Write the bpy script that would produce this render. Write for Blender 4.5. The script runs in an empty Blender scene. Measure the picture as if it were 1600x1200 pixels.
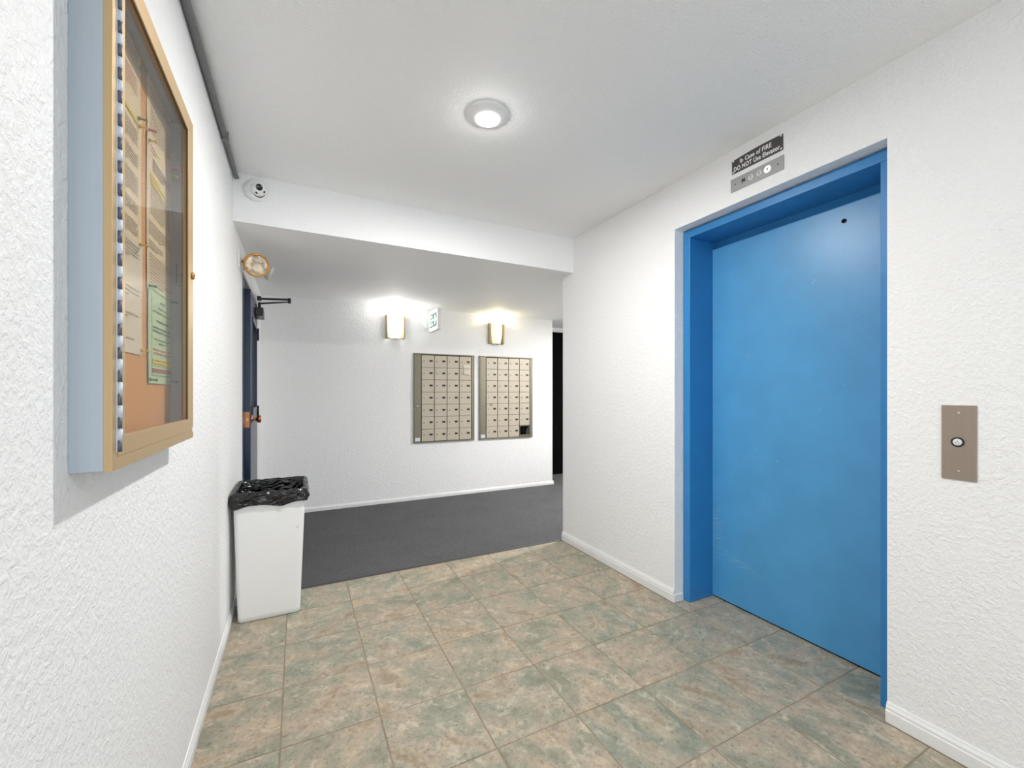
import bpy, bmesh, math, random
from mathutils import Vector, Matrix, noise
random.seed(7)
S = bpy.context.scene
COL = S.collection
R = math.radians
PI = math.pi

# ---------------------------------------------------------------- camera
cam_d = bpy.data.cameras.new('camera'); cam = bpy.data.objects.new('camera', cam_d); COL.objects.link(cam)
cam_d.sensor_fit = 'HORIZONTAL'; cam_d.sensor_width = 36.0; cam_d.lens = 36.0 * 662.0 / 1600.0
cam_d.shift_y = 13.0 / 1600.0; cam_d.clip_start = 0.02; cam_d.clip_end = 60
cam.location = (0, 0, 1.25); cam.rotation_euler = (R(90), 0, R(-26.8))
S.camera = cam

# ---------------------------------------------------------------- world (daylight outside the glazed entrance behind the camera)
W = bpy.data.worlds.new('daylight'); S.world = W; W.use_nodes = True
bg = W.node_tree.nodes['Background']; bg.inputs[0].default_value = (0.86, 0.93, 1.0, 1); bg.inputs[1].default_value = 4.6

# ---------------------------------------------------------------- exposure
S.view_settings.view_transform = 'Standard'; S.view_settings.look = 'None'
S.view_settings.gamma = 1.0; S.view_settings.use_curve_mapping = False
S.view_settings.exposure = -0.10
S.cycles.use_denoising = True
S.cycles.max_bounces = 14; S.cycles.diffuse_bounces = 9; S.cycles.adaptive_threshold = 0.035
S.cycles.sample_clamp_indirect = 6.0

LAMP_W = 35.0        # recessed ceiling lamps
SCONCE_W = 8.0       # wall sconces

# ================================================================ helpers
def col(h):
    return tuple(((c / 255) / 12.92 if c / 255 <= 0.04045 else ((c / 255 + 0.055) / 1.055) ** 2.4) for c in h) + (1,)

class N:
    """small node-building wrapper around one material"""
    def __init__(s, name):
        s.m = bpy.data.materials.new(name); s.m.use_nodes = True
        s.t = s.m.node_tree; s.b = s.t.nodes['Principled BSDF']; s.out = s.t.nodes['Material Output']
    def n(s, ty, **kw):
        nd = s.t.nodes.new(ty)
        for k, v in kw.items():
            if k in nd.inputs: nd.inputs[k].default_value = v
            else: setattr(nd, k, v)
        return nd
    def l(s, a, b): s.t.links.new(a, b)
    def pos(s): return s.n('ShaderNodeNewGeometry').outputs['Position']
    def obj(s): return s.n('ShaderNodeTexCoord').outputs['Object']
    def mapv(s, v, scale=(1, 1, 1), rot=(0, 0, 0), loc=(0, 0, 0)):
        m = s.n('ShaderNodeMapping'); m.inputs['Scale'].default_value = scale
        m.inputs['Rotation'].default_value = rot; m.inputs['Location'].default_value = loc
        s.l(v, m.inputs['Vector']); return m.outputs[0]
    def noise(s, v, scale, detail=3, rough=0.5, dist=0.0):
        nd = s.n('ShaderNodeTexNoise'); nd.inputs['Scale'].default_value = scale; nd.inputs['Detail'].default_value = detail
        nd.inputs['Roughness'].default_value = rough; nd.inputs['Distortion'].default_value = dist
        s.l(v, nd.inputs['Vector']); return nd.outputs[0]
    def ramp(s, f, stops):
        r = s.n('ShaderNodeValToRGB'); e = r.color_ramp.elements
        while len(e) < len(stops): e.new(0.5)
        for i, (p, c) in enumerate(stops):
            e[i].position = p; e[i].color = c if isinstance(c, tuple) else (c, c, c, 1)
        s.l(f, r.inputs[0]); return r.outputs[0]
    def math(s, op, a, b=None):
        m = s.n('ShaderNodeMath', operation=op)
        for i, x in enumerate((a, b)):
            if x is None: continue
            if isinstance(x, (int, float)): m.inputs[i].default_value = x
            else: s.l(x, m.inputs[i])
        return m.outputs[0]
    def mix(s, f, a, b, mode='MIX'):
        m = s.n('ShaderNodeMix', data_type='RGBA', blend_type=mode)
        for i, x in ((0, f), (6, a), (7, b)):
            if isinstance(x, (int, float)): m.inputs[i].default_value = x
            elif isinstance(x, tuple): m.inputs[i].default_value = x
            else: s.l(x, m.inputs[i])
        return m.outputs[2]
    def bump(s, h, strength, dist, prev=None):
        b = s.n('ShaderNodeBump'); b.inputs['Strength'].default_value = strength; b.inputs['Distance'].default_value = dist
        s.l(h, b.inputs['Height'])
        if prev is not None: s.l(prev, b.inputs['Normal'])
        return b.outputs[0]
    def setn(s, nrm): s.l(nrm, s.b.inputs['Normal'])
    def base(s, c, rough=0.5, metal=0.0, spec=0.5):
        if isinstance(c, tuple): s.b.inputs['Base Color'].default_value = c
        else: s.l(c, s.b.inputs['Base Color'])
        s.b.inputs['Roughness'].default_value = rough; s.b.inputs['Metallic'].default_value = metal
        s.b.inputs['Specular IOR Level'].default_value = spec
        return s

def plain(name, c, rough=0.5, metal=0.0, spec=0.5, grain=0.04, gscale=60.0):
    """plain painted/plastic/metal material with a little procedural variation"""
    a = N(name)
    v = a.obj(); f = a.noise(v, gscale, 3)
    lo = tuple(max(0, x * (1 - grain)) for x in c[:3]) + (1,); hi = tuple(min(1, x * (1 + grain)) for x in c[:3]) + (1,)
    a.base(a.ramp(f, [(0.3, lo), (0.7, hi)]), rough, metal, spec)
    return a.m

def emit(name, c, strength):
    a = N(name); a.base(c, 0.5)
    a.b.inputs['Emission Color'].default_value = c; a.b.inputs['Emission Strength'].default_value = strength
    return a.m

def glass(name, tint=(1, 1, 1, 1), refl_rough=0.02):
    a = N(name); a.t.nodes.remove(a.b)
    tr = a.n('ShaderNodeBsdfTransparent'); tr.inputs[0].default_value = tint
    gl = a.n('ShaderNodeBsdfGlossy'); gl.inputs['Roughness'].default_value = refl_rough
    lw = a.n('ShaderNodeLayerWeight'); lw.inputs[0].default_value = 0.5
    fr = a.math('ADD', a.math('MULTIPLY', a.math('POWER', lw.outputs['Facing'], 5.0), 0.50), 0.025)
    mx = a.n('ShaderNodeMixShader'); a.l(fr, mx.inputs[0]); a.l(tr.outputs[0], mx.inputs[1]); a.l(gl.outputs[0], mx.inputs[2])
    a.l(mx.outputs[0], a.out.inputs[0]); return a.m

# ---------------------------------------------------------------- objects
ORG = {}
def tag(o, label=None, cat=None, group=None, kind=None):
    if label: o['label'] = label
    if cat: o['category'] = cat
    if group: o['group'] = group
    if kind: o['kind'] = kind
    return o
def thing(name, loc, label, cat, group=None, kind=None):
    o = bpy.data.objects.new(name, None); COL.objects.link(o); o.location = loc; o.empty_display_size = 0.05
    ORG[o.name] = Vector(loc)
    return tag(o, label, cat, group, kind)

class MB:
    """collects shapes given in world coordinates and links them as one mesh"""
    def __init__(s): s.v = []; s.f = []; s.sm = []
    def add(s, vs, fs, smooth=False):
        o = len(s.v); s.v += [Vector(p) for p in vs]
        s.f += [tuple(i + o for i in f) for f in fs]; s.sm += [smooth] * len(fs); return s
    def box(s, x0, x1, y0, y1, z0, z1):
        vs = [(x, y, z) for z in (z0, z1) for y in (y0, y1) for x in (x0, x1)]
        return s.add(vs, [(0, 2, 3, 1), (4, 5, 7, 6), (0, 1, 5, 4), (2, 6, 7, 3), (0, 4, 6, 2), (1, 3, 7, 5)])
    def quad(s, a, b, c, d): return s.add([a, b, c, d], [(0, 1, 2, 3)])
    def prism(s, pts, axis, a0, a1):
        """2-D polygon extruded along axis; pts are the two remaining coordinates in x,y,z order"""
        def mk(p, a):
            q = list(p); q.insert(axis, a); return q
        n = len(pts)
        vs = [mk(p, a0) for p in pts] + [mk(p, a1) for p in pts]
        fs = [tuple(range(n))[::-1], tuple(range(n, 2 * n))] + [(i, (i + 1) % n, n + (i + 1) % n, n + i) for i in range(n)]
        return s.add(vs, fs)
    def lathe(s, prof, p, d, seg=32, smooth=True, cap=True):
        """profile [(radius, height)] turned about the line through p with direction d"""
        d = Vector(d).normalized(); p = Vector(p)
        u = d.orthogonal().normalized(); w = d.cross(u)
        vs, fs = [], []
        for r, h in prof:
            for i in range(seg):
                a = 2 * PI * i / seg
                vs.append(p + d * h + (u * math.cos(a) + w * math.sin(a)) * r)
        for j in range(len(prof) - 1):
            for i in range(seg):
                k = (i + 1) % seg
                fs.append((j * seg + i, j * seg + k, (j + 1) * seg + k, (j + 1) * seg + i))
        s.add(vs, fs, smooth)
        if cap:
            o = len(s.v) - len(vs)
            if prof[0][0] > 1e-5: s.f.append(tuple(o + i for i in range(seg))[::-1]); s.sm.append(False)
            if prof[-1][0] > 1e-5: s.f.append(tuple(o + (len(prof) - 1) * seg + i for i in range(seg))); s.sm.append(False)
        return s
    def cyl(s, p0, p1, r, seg=20, r1=None):
        p0, p1 = Vector(p0), Vector(p1)
        return s.lathe([(r, 0), (r if r1 is None else r1, (p1 - p0).length)], p0, p1 - p0, seg)
    def tube(s, pts, r, seg=12):
        pts = [Vector(p) for p in pts]; vs, fs = [], []
        t = (pts[1] - pts[0]).normalized(); u = t.orthogonal().normalized()
        for i, p in enumerate(pts):
            t = (pts[min(i + 1, len(pts) - 1)] - pts[max(i - 1, 0)]).normalized()
            u = (u - t * u.dot(t)).normalized(); w = t.cross(u)
            vs += [p + (u * math.cos(2 * PI * k / seg) + w * math.sin(2 * PI * k / seg)) * r for k in range(seg)]
        for j in range(len(pts) - 1):
            for k in range(seg):
                q = (k + 1) % seg; fs.append((j * seg + k, j * seg + q, (j + 1) * seg + q, (j + 1) * seg + k))
        s.add(vs, fs, True)
        o = len(s.v) - len(vs)
        s.f += [tuple(o + k for k in range(seg))[::-1], tuple(o + (len(pts) - 1) * seg + k for k in range(seg))]; s.sm += [False, False]
        return s
    def build(s, name, mat, parent=None, bevel=0.0, bseg=2, origin=None):
        if origin is None:
            if parent is not None: origin = ORG[parent.name]
            else:
                lo = [min(v[i] for v in s.v) for i in range(3)]; hi = [max(v[i] for v in s.v) for i in range(3)]
                origin = Vector(((lo[0] + hi[0]) / 2, (lo[1] + hi[1]) / 2, lo[2]))
        me = bpy.data.meshes.new(name); me.from_pydata([tuple(v - origin) for v in s.v], [], s.f)
        me.polygons.foreach_set('use_smooth', s.sm); me.update()
        bm = bmesh.new(); bm.from_mesh(me); bmesh.ops.recalc_face_normals(bm, faces=bm.faces); bm.to_mesh(me); bm.free()
        me.materials.append(mat)
        o = bpy.data.objects.new(name, me); COL.objects.link(o); ORG[o.name] = Vector(origin)
        if parent is not None: o.parent = parent
        else: o.location = origin
        if bevel:
            b = o.modifiers.new('bevel', 'BEVEL'); b.width = bevel; b.segments = bseg; b.limit_method = 'ANGLE'; b.angle_limit = R(35)
        return o

def share(name, me, mat, parent, loc):
    """another object on shared mesh data, placed relative to its parent"""
    o = bpy.data.objects.new(name, me); COL.objects.link(o); o.parent = parent; o.location = loc
    ORG[o.name] = (ORG[parent.name] if parent else Vector()) + Vector(loc)
    return o
def local_mesh(mb, name, mat):
    me = bpy.data.meshes.new(name); me.from_pydata([tuple(v) for v in mb.v], [], mb.f)
    me.polygons.foreach_set('use_smooth', mb.sm); me.update()
    bm = bmesh.new(); bm.from_mesh(me); bmesh.ops.recalc_face_normals(bm, faces=bm.faces); bm.to_mesh(me); bm.free()
    me.materials.append(mat); return me

def text_mb(body, size, origin, ex, ey, depth=0.0006, bold=0.0, align='CENTER', spacing=1.0, sx=1.0):
    """text as mesh lettering: ex/ey are the world directions of the writing and of its up"""
    c = bpy.data.curves.new('lettering', 'FONT'); c.body = body; c.size = size; c.align_x = align; c.align_y = 'CENTER'
    c.extrude = depth / 2; c.offset = bold; c.space_character = spacing; c.resolution_u = 4
    o = bpy.data.objects.new('lettering', c); COL.objects.link(o)
    bpy.context.view_layer.update()
    me = bpy.data.meshes.new_from_object(o.evaluated_get(bpy.context.evaluated_depsgraph_get()))
    ex, ey = Vector(ex), Vector(ey); ez = ex.cross(ey); origin = Vector(origin)
    mb = MB(); mb.add([origin + ex * v.co.x * sx + ey * v.co.y + ez * v.co.z for v in me.vertices], [tuple(p.vertices) for p in me.polygons])
    bpy.data.objects.remove(o); bpy.data.curves.remove(c); bpy.data.meshes.remove(me)
    return mb

# ================================================================ materials
def stucco(name, c, scale=1.0, strength=0.5, rough=0.55):
    a = N(name); p = a.pos()
    n1 = a.noise(p, 60 * scale, 3, 0.6, 0.5)
    blobs = a.ramp(n1, [(0.40, 0.0), (0.64, 1.0)])
    n2 = a.noise(p, 190 * scale, 1, 0.5)
    h = a.math('ADD', a.math('MULTIPLY', blobs, 0.8), a.math('MULTIPLY', n2, 0.3))
    a.base(c, rough, 0, 0.35)
    a.setn(a.bump(h, strength, 0.005))
    return a.m
WALL = (0.865, 0.865, 0.868, 1)
M = {}
M['wall'] = stucco('textured_white_wall_paint', WALL, 1.0, 0.42)
M['ceil'] = stucco('textured_white_ceiling_paint', (0.90, 0.90, 0.902, 1), 1.6, 0.40, 0.7)
M['trim'] = plain('white_trim_paint', (0.80, 0.80, 0.80, 1), 0.35, grain=0.02)

def mk_tile():
    a = N('mottled_slate_tile')
    oi = a.n('ShaderNodeObjectInfo'); rnd = oi.outputs['Random']
    v = a.obj()
    off = a.n('ShaderNodeCombineXYZ'); a.l(a.math('MULTIPLY', rnd, 91.0), off.inputs[0]); a.l(a.math('MULTIPLY', rnd, 47.0), off.inputs[1])
    a.l(a.math('MULTIPLY', rnd, 23.0), off.inputs[2])
    # turn the pattern by quarter-turn-ish amounts from tile to tile
    rot = a.n('ShaderNodeVectorRotate', rotation_type='Z_AXIS'); a.l(v, rot.inputs['Vector'])
    a.l(a.math('MULTIPLY', a.math('FRACT', a.math('MULTIPLY', rnd, 13.7)), 6.28), rot.inputs['Angle'])
    ad = a.n('ShaderNodeVectorMath', operation='ADD'); a.l(rot.outputs[0], ad.inputs[0]); a.l(off.outputs[0], ad.inputs[1])
    p = ad.outputs[0]
    st = a.mapv(p, (1.0, 1.5, 1.0))
    big = a.noise(st, 5.0, 5, 0.62, 0.35)
    mid = a.noise(a.mapv(p, (1.0, 1.3, 1.0), loc=(5, 3, 1)), 13, 7, 0.72, 0.4)
    fine = a.noise(p, 60, 5, 0.75, 0.5)
    c = a.ramp(big, [(0.34, col((118, 125, 108))), (0.44, col((142, 144, 127))), (0.50, col((160, 151, 133))), (0.57, col((175, 159, 138))), (0.67, col((146, 126, 100)))])
    c = a.mix(a.ramp(mid, [(0.53, 0.0), (0.66, 0.75)]), c, col((212, 198, 176)))
    c = a.mix(a.ramp(mid, [(0.32, 0.65), (0.45, 0.0)]), c, col((110, 108, 98)))
    # each tile leans to green, to tan or to grey
    lean = a.ramp(a.math('FRACT', a.math('MULTIPLY', rnd, 7.31)), [(0.0, col((132, 139, 124))), (0.45, col((158, 151, 136))), (1.0, col((174, 154, 132)))])
    c = a.mix(0.28, c, lean)
    c = a.mix(a.ramp(fine, [(0.34, 0.6), (0.47, 0.0)]), c, col((100, 90, 74)))
    c = a.mix(a.ramp(fine, [(0.58, 0.0), (0.70, 0.5)]), c, col((208, 196, 176)))
    a.base(c, 0.42, 0, 0.4)
    a.setn(a.bump(a.math('ADD', a.math('MULTIPLY', mid, 0.7), a.math('MULTIPLY', fine, 0.3)), 0.28, 0.004))
    return a.m
M['tile'] = mk_tile()
M['grout'] = plain('beige_grout', col((142, 127, 107)), 0.85, grain=0.2, gscale=12)

def mk_carpet():
    a = N('charcoal_loop_carpet'); p = a.pos()
    w = a.n('ShaderNodeTexWave', wave_type='BANDS', bands_direction='Y'); w.inputs['Scale'].default_value = 22; w.inputs['Distortion'].default_value = 6
    w.inputs['Detail'].default_value = 2; w.inputs['Detail Scale'].default_value = 2.2
    a.l(p, w.inputs['Vector'])
    f = a.noise(p, 300, 2); g = a.noise(p, 3, 3)
    h = a.math('ADD', a.math('MULTIPLY', w.outputs['Fac'], 0.75), a.math('MULTIPLY', f, 0.5))
    c = a.mix(a.math('MULTIPLY', h, 0.75), col((58, 58, 60)), col((122, 122, 124)))
    c = a.mix(a.ramp(g, [(0.4, 0.0), (0.7, 0.25)]), c, col((76, 76, 78)))
    a.base(c, 0.95, 0, 0.1); a.setn(a.bump(h, 0.5, 0.006)); return a.m
M['carpet'] = mk_carpet()

def mk_blue(name, c, rough, wear=False):
    a = N(name); p = a.pos(); nz = a.noise(p, 6, 4)
    lo = tuple(x * 0.93 for x in c[:3]) + (1,)
    cc = a.ramp(nz, [(0.35, lo), (0.65, c)])
    if wear:
        # scuffs where trolleys have rubbed the lower leading corner of the panel
        sp = a.n('ShaderNodeSeparateXYZ'); a.l(p, sp.inputs[0])
        st = a.noise(a.mapv(p, (1, 3, 60), (R(8), 0, 0)), 4.0, 4, 0.7)
        dy = a.math('POWER', a.math('DIVIDE', a.math('SUBTRACT', sp.outputs[1], 1.735), 0.035), 2)
        dz = a.math('POWER', a.math('DIVIDE', a.math('SUBTRACT', sp.outputs[2], 0.42), 0.14), 2)
        m1 = a.math('POWER', 2.718, a.math('MULTIPLY', a.math('ADD', dy, dz), -1.0))
        ly = a.math('ADD', a.math('MULTIPLY', a.math('SUBTRACT', sp.outputs[1], 1.6), 0.28), 0.265)
        d2 = a.math('POWER', a.math('DIVIDE', a.math('SUBTRACT', sp.outputs[2], ly), 0.022), 2)
        d3 = a.math('POWER', a.math('DIVIDE', a.math('SUBTRACT', sp.outputs[1], 1.62), 0.10), 2)
        m2 = a.math('POWER', 2.718, a.math('MULTIPLY', a.math('ADD', d2, d3), -1.0))
        mk = a.math('ADD', m1, m2)
        k = a.math('MULTIPLY', mk, a.ramp(st, [(0.50, 0.0), (0.66, 0.85)]))
        cc = a.mix(k, cc, col((150, 190, 205)))
        chips = a.ramp(a.noise(p, 38, 2, 0.5), [(0.765, 0.0), (0.775, 0.6)])
        cc = a.mix(chips, cc, col((140, 175, 195)))
    a.base(cc, rough, 0, 0.5)
    a.setn(a.bump(a.noise(p, 130, 3), 0.06, 0.003)); return a.m
M['blue_panel'] = mk_blue('satin_blue_door_paint', col((78, 154, 206)), 0.36, True)
M['blue_frame'] = mk_blue('blue_frame_paint', col((46, 128, 190)), 0.36)
M['navy'] = mk_blue('deep_blue_door_paint', col((10, 36, 66)), 0.3)
M['black'] = plain('black_paint', (0.002, 0.002, 0.0022, 1), 0.95, spec=0.1)
M['black_metal'] = plain('black_metal', (0.012, 0.012, 0.013, 1), 0.35)
M['dark'] = plain('recess_shade', (0.002, 0.002, 0.002, 1), 0.95, spec=0.1)  # near-black colour stands in for shade in compartments and the door gap

def mk_brushed(name, c, rough, axis=2, metal=1.0):
    a = N(name); p = a.pos(); sc = [220, 220, 220]; sc[axis] = 4
    f = a.noise(a.mapv(p, tuple(sc)), 1.0, 3)
    lo = tuple(x * 0.96 for x in c[:3]) + (1,)
    a.base(a.ramp(f, [(0.3, lo), (0.7, c)]), rough, metal); a.setn(a.bump(f, 0.05, 0.001)); return a.m
M['steel'] = mk_brushed('brushed_steel', col((165, 152, 140)), 0.42, 2, 0.75)
M['indicator_steel'] = mk_brushed('pale_brushed_steel', col((160, 160, 160)), 0.5, 1, 0.3)
M['alu_side'] = mk_brushed('grey_anodised_aluminium', col((178, 188, 198)), 0.45, 2, 0.55)
M['alu_gold'] = mk_brushed('champagne_anodised_aluminium', col((196, 168, 126)), 0.40, 2, 0.55)
M['alu_in'] = mk_brushed('dull_aluminium_lining', col((160, 160, 158)), 0.5, 2, 0.4)
M['mail_frame'] = mk_brushed('grey_mailbox_frame', col((130, 124, 108)), 0.42, 2, 0.45)
M['mail_door'] = mk_brushed('beige_mailbox_door', col((186, 177, 160)), 0.48, 0, 0.15)
M['brass'] = plain('brass', col((196, 150, 92)), 0.3, 1.0)
M['copper'] = plain('worn_bronze', col((170, 112, 76)), 0.32, 1.0)
M['chrome'] = plain('chrome', col((210, 208, 200)), 0.2, 1.0)
M['white_plastic'] = plain('white_plastic', (0.82, 0.82, 0.82, 1), 0.35, grain=0.015)
M['conduit'] = plain('grey_painted_conduit', col((128, 128, 128)), 0.45, 0.2)
M['hinge_light'] = plain('pale_hinge', col((206, 214, 226)), 0.6, 0.0)
M['hinge_dark'] = plain('dark_hinge_gap', col((92, 98, 110)), 0.5, 0.2)

def mk_cork():
    a = N('tan_cork_board'); p = a.pos(); f = a.noise(p, 260, 4, 0.7); g = a.noise(p, 9, 3)
    c = a.mix(g, col((212, 144, 66)), col((224, 158, 80)))
    a.base(a.mix(a.ramp(f, [(0.4, 0.25), (0.6, 0.0)]), c, col((170, 118, 70))), 0.85); a.setn(a.bump(f, 0.2, 0.001)); return a.m
M['cork'] = mk_cork()
M['paper'] = plain('cream_paper', col((226, 200, 160)), 0.7, grain=0.02)
M['paper_grey'] = plain('pale_paper', col((218, 200, 174)), 0.7, grain=0.02)
M['paper_green'] = plain('green_paper', col((186, 206, 160)), 0.7, grain=0.02)
M['ink'] = plain('grey_ink', col((140, 124, 104)), 0.8)
M['ink_dark'] = plain('dark_ink', col((84, 84, 78)), 0.8)
M['ink_red'] = plain('red_ink', col((196, 116, 92)), 0.8)
M['ink_brown'] = plain('brown_ink', col((158, 92, 72)), 0.8)
M['marker'] = plain('yellow_highlighter', col((226, 198, 60)), 0.8)
M['pin_green'] = plain('green_pin_plastic', col((58, 128, 88)), 0.35)
M['pin_yellow'] = plain('yellow_pin_plastic', col((222, 184, 60)), 0.35)
M['pin_red'] = plain('red_pin_plastic', col((200, 92, 80)), 0.35)
M['case_glass'] = glass('case_glass', (0.93, 0.93, 0.92, 1))
M['window_glass'] = glass('window_glass', (0.97, 0.98, 0.98, 1))

# ================================================================ room shell
XL, XR, YB = -0.33, 2.005, 4.89          # left wall, elevator wall, mailbox wall
ZC, ZA = 2.50, 2.225                     # ceiling of the lobby, ceiling of the alcove
YS, YF = 2.86, 3.012                     # soffit face, edge between tile and carpet
YR, XE = -3.0, 4.9                       # wall behind the camera, far end of the hall
EY0, EY1, EZ = 0.797, 1.818, 2.220       # opening of the elevator
DY0, DY1, DZ = 3.318, 4.500, 2.046       # opening of the side door

def struct(o, label, cat): return tag(o, label, cat, kind='structure')
T = 0.16
m = MB()
m.box(XL - T, XL, YR - T, DY0, 0, ZC); m.box(XL - T, XL, DY1, YB + T, 0, ZC); m.box(XL - T, XL, DY0, DY1, DZ, ZC)
struct(m.build('wall_left', M['wall']), 'white textured wall on the left carrying the notice case', 'wall')
m = MB()
XW = 2.45
m.box(XR, XW, EY1, YF, 0, ZC); m.box(XR, XW, YR - T, EY0, 0, ZC); m.box(XR, XW, EY0, EY1, EZ, ZC)
struct(m.build('wall_right', M['wall']), 'white textured wall on the right around the blue elevator', 'wall')
m = MB(); m.box(XW, XE, YS + 0.02, YF, 0, ZC)
struct(m.build('wall_hall', M['wall']), 'white wall of the hall behind the elevator wall', 'wall')
m = MB(); m.box(XL, 3.085, YB, YB + T, 0, ZC)
struct(m.build('wall_back', M['wall']), 'white textured wall at the back carrying the mailboxes', 'wall')
m = MB()
RY = 5.42
m.box(3.085 - T, 3.25, RY, RY + T, 0, ZC); m.box(4.55, XE + T, RY, RY + T, 0, ZC); m.box(3.25, 4.55, RY, RY + T, 2.165, ZC)
m.box(3.085 - T, 3.085, YB + T, RY, 0, ZC)
struct(m.build('wall_recess', M['wall']), 'white wall of the recess right of the mailboxes', 'wall')
m = MB(); m.box(XE, XE + T, YF - 0.3, RY + T, 0, ZC)
struct(m.build('wall_end', M['wall']), 'white wall at the far right end of the hall', 'wall')
# wall behind the camera with a glazed entrance, unseen and added as a daylight source
GX0, GX1, GZ = -0.15, 1.85, 2.25
m = MB(); m.box(XL - T, GX0, YR - T, YR, 0, ZC); m.box(GX1, XW, YR - T, YR, 0, ZC); m.box(GX0, GX1, YR - T, YR, GZ, ZC)
struct(m.build('wall_front', M['wall']), 'white wall behind the viewer around the glazed entrance', 'wall')
w = thing('window_1', (0.9, YR - 0.06, 0), 'added glazed entrance with white frame, unseen behind the viewer', 'window', kind='structure')
m = MB()
for x in (GX0, (GX0 + GX1) / 2 - 0.03, GX1 - 0.06): m.box(x, x + 0.06, YR - 0.11, YR - 0.05, 0, GZ)
for z in (0, 1.0, GZ - 0.06): m.box(GX0, GX1, YR - 0.105, YR - 0.055, z, z + 0.06)
m.build('window_frame', M['trim'], w)
for x0, x1 in ((GX0 + 0.06, (GX0 + GX1) / 2 - 0.03), ((GX0 + GX1) / 2 + 0.03, GX1 - 0.06)):
    for z0, z1 in ((0.06, 1.0), (1.06, GZ - 0.06)):
        MB().box(x0, x1, YR - 0.083, YR - 0.077, z0, z1).build('pane', M['window_glass'], w)
pd = bpy.data.lights.new('entrance_portal', 'AREA'); pd.shape = 'RECTANGLE'; pd.size = GX1 - GX0; pd.size_y = GZ
pd.cycles.is_portal = True
po = bpy.data.objects.new('entrance_portal', pd); COL.objects.link(po); po.location = ((GX0 + GX1) / 2, YR - 0.13, GZ / 2); po.rotation_euler = (R(90), 0, 0)

m = MB(); m.box(XL - T, XW, YR - T, YS, ZC, ZC + 0.1)
struct(m.build('ceiling', M['ceil']), 'white textured lobby ceiling with the recessed lamp', 'ceiling')
m = MB(); m.box(XL, XR, YS, YF, ZA, ZC + 0.1); m.box(XL, XE + T, YF, RY + T, ZA, ZC + 0.1)
struct(m.build('ceiling_alcove', M['ceil']), 'lowered textured ceiling with a vertical face over the mailbox alcove', 'ceiling')

# floor: grout bed with every tile a piece of its own
m = MB(); m.box(XL - T, XW, YR - T, YF, -0.08, -0.0022)
floor = struct(m.build('floor', M['grout']), 'mottled green and tan tiled lobby floor with beige grout', 'floor')
PX, GAP = 0.3405, 0.0052
xs = [XL, -0.056] + [-0.056 + PX * k for k in range(1, 7)] + [2.296]
ys = [1.011 + PX * k for k in range(-7, 6)] + [YF - 0.006]
tiles_m = {}
def tile_mesh(wx, wy):
    k = (round(wx, 3), round(wy, 3))
    if k not in tiles_m:
        b = 0.0028; hx, hy = wx / 2, wy / 2; mb = MB(); vs = []
        for z, q in ((-0.008, 0), (-0.0014, 0), (0.0, b)):
            vs += [(-hx + q, -hy + q, z), (hx - q, -hy + q, z), (hx - q, hy - q, z), (-hx + q, hy - q, z)]
        fs = [(8, 9, 10, 11)]
        for j in (0, 4):
            for i in range(4): fs.append((j + i, j + (i + 1) % 4, j + 4 + (i + 1) % 4, j + 4 + i))
        mb.add(vs, fs); tiles_m[k] = local_mesh(mb, 'tile', M['tile'])
    return tiles_m[k]
fo = ORG[floor.name]
for j in range(len(ys) - 1):
    for i in range(len(xs) - 1):
        x0, x1, y0, y1 = xs[i], xs[i + 1], ys[j], ys[j + 1]
        if i == len(xs) - 2:                         # only the elevator's threshold reaches past the wall
            y0, y1 = max(y0, EY0), min(y1, EY1)
            if y1 - y0 < 0.02: continue
        cx, cy = (x0 + x1) / 2, (y0 + y1) / 2
        share('tile', tile_mesh(x1 - x0 - GAP, y1 - y0 - GAP), None, floor, Vector((cx, cy, random.uniform(-0.0004, 0.0004))) - fo)

m = MB(); m.box(XL, XE, YF + 0.004, RY + T, -0.06, 0.005)
struct(m.build('floor_carpet', M['carpet']), 'dark grey loop carpet of the mailbox alcove', 'carpet')
m = MB(); m.prism([(YF - 0.008, 0.0), (YF + 0.018, 0.0), (YF + 0.018, 0.0065), (YF + 0.006, 0.0075), (YF - 0.004, 0.003)], 0, XL, XR)
struct(m.build('trim_1', plain('dark_carpet_strip', col((66, 64, 64)), 0.6)), 'dark strip between tiles and grey carpet', 'trim')

# baseboards
def bprof(t, h): return [(0, 0), (t, 0), (t, h * 0.60), (t * 0.80, h * 0.66), (t * 0.80, h * 0.78), (t * 0.45, h * 0.92), (t * 0.35, h), (0, h)]
BT, BH = 0.014, 0.072
def baseb_x(mb, x, sgn, y0, y1, h=BH, t=BT):
    mb.prism([(x + sgn * a, b) for a, b in bprof(t, h)], 1, y0, y1)
m = MB(); baseb_x(m, XL, 1, YR, DY0 - 0.01, 0.052, 0.011)
struct(m.build('baseboard_left', M['trim']), 'white moulded baseboard along the left wall', 'baseboard')
m = MB(); baseb_x(m, XR, -1, EY1, YF); baseb_x(m, XR, -1, YR, EY0)
m.prism([(XR - BT, 0), (2.072, 0), (2.072, BH * 0.55), (XR - BT * 0.3, BH * 0.62)], 1, EY1 - 0.006, EY1)
struct(m.build('baseboard_right', M['trim']), 'white moulded baseboard along the elevator wall', 'baseboard')
m = MB()
m.prism([(YB - a, b) for a, b in bprof(BT, 0.05)], 0, XL, 3.085 + BT)
m.box(3.085, 3.085 + BT, YB, RY, 0, 0.05)
struct(m.build('baseboard_back', M['trim']), 'white baseboard under the mailboxes', 'baseboard')

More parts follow.
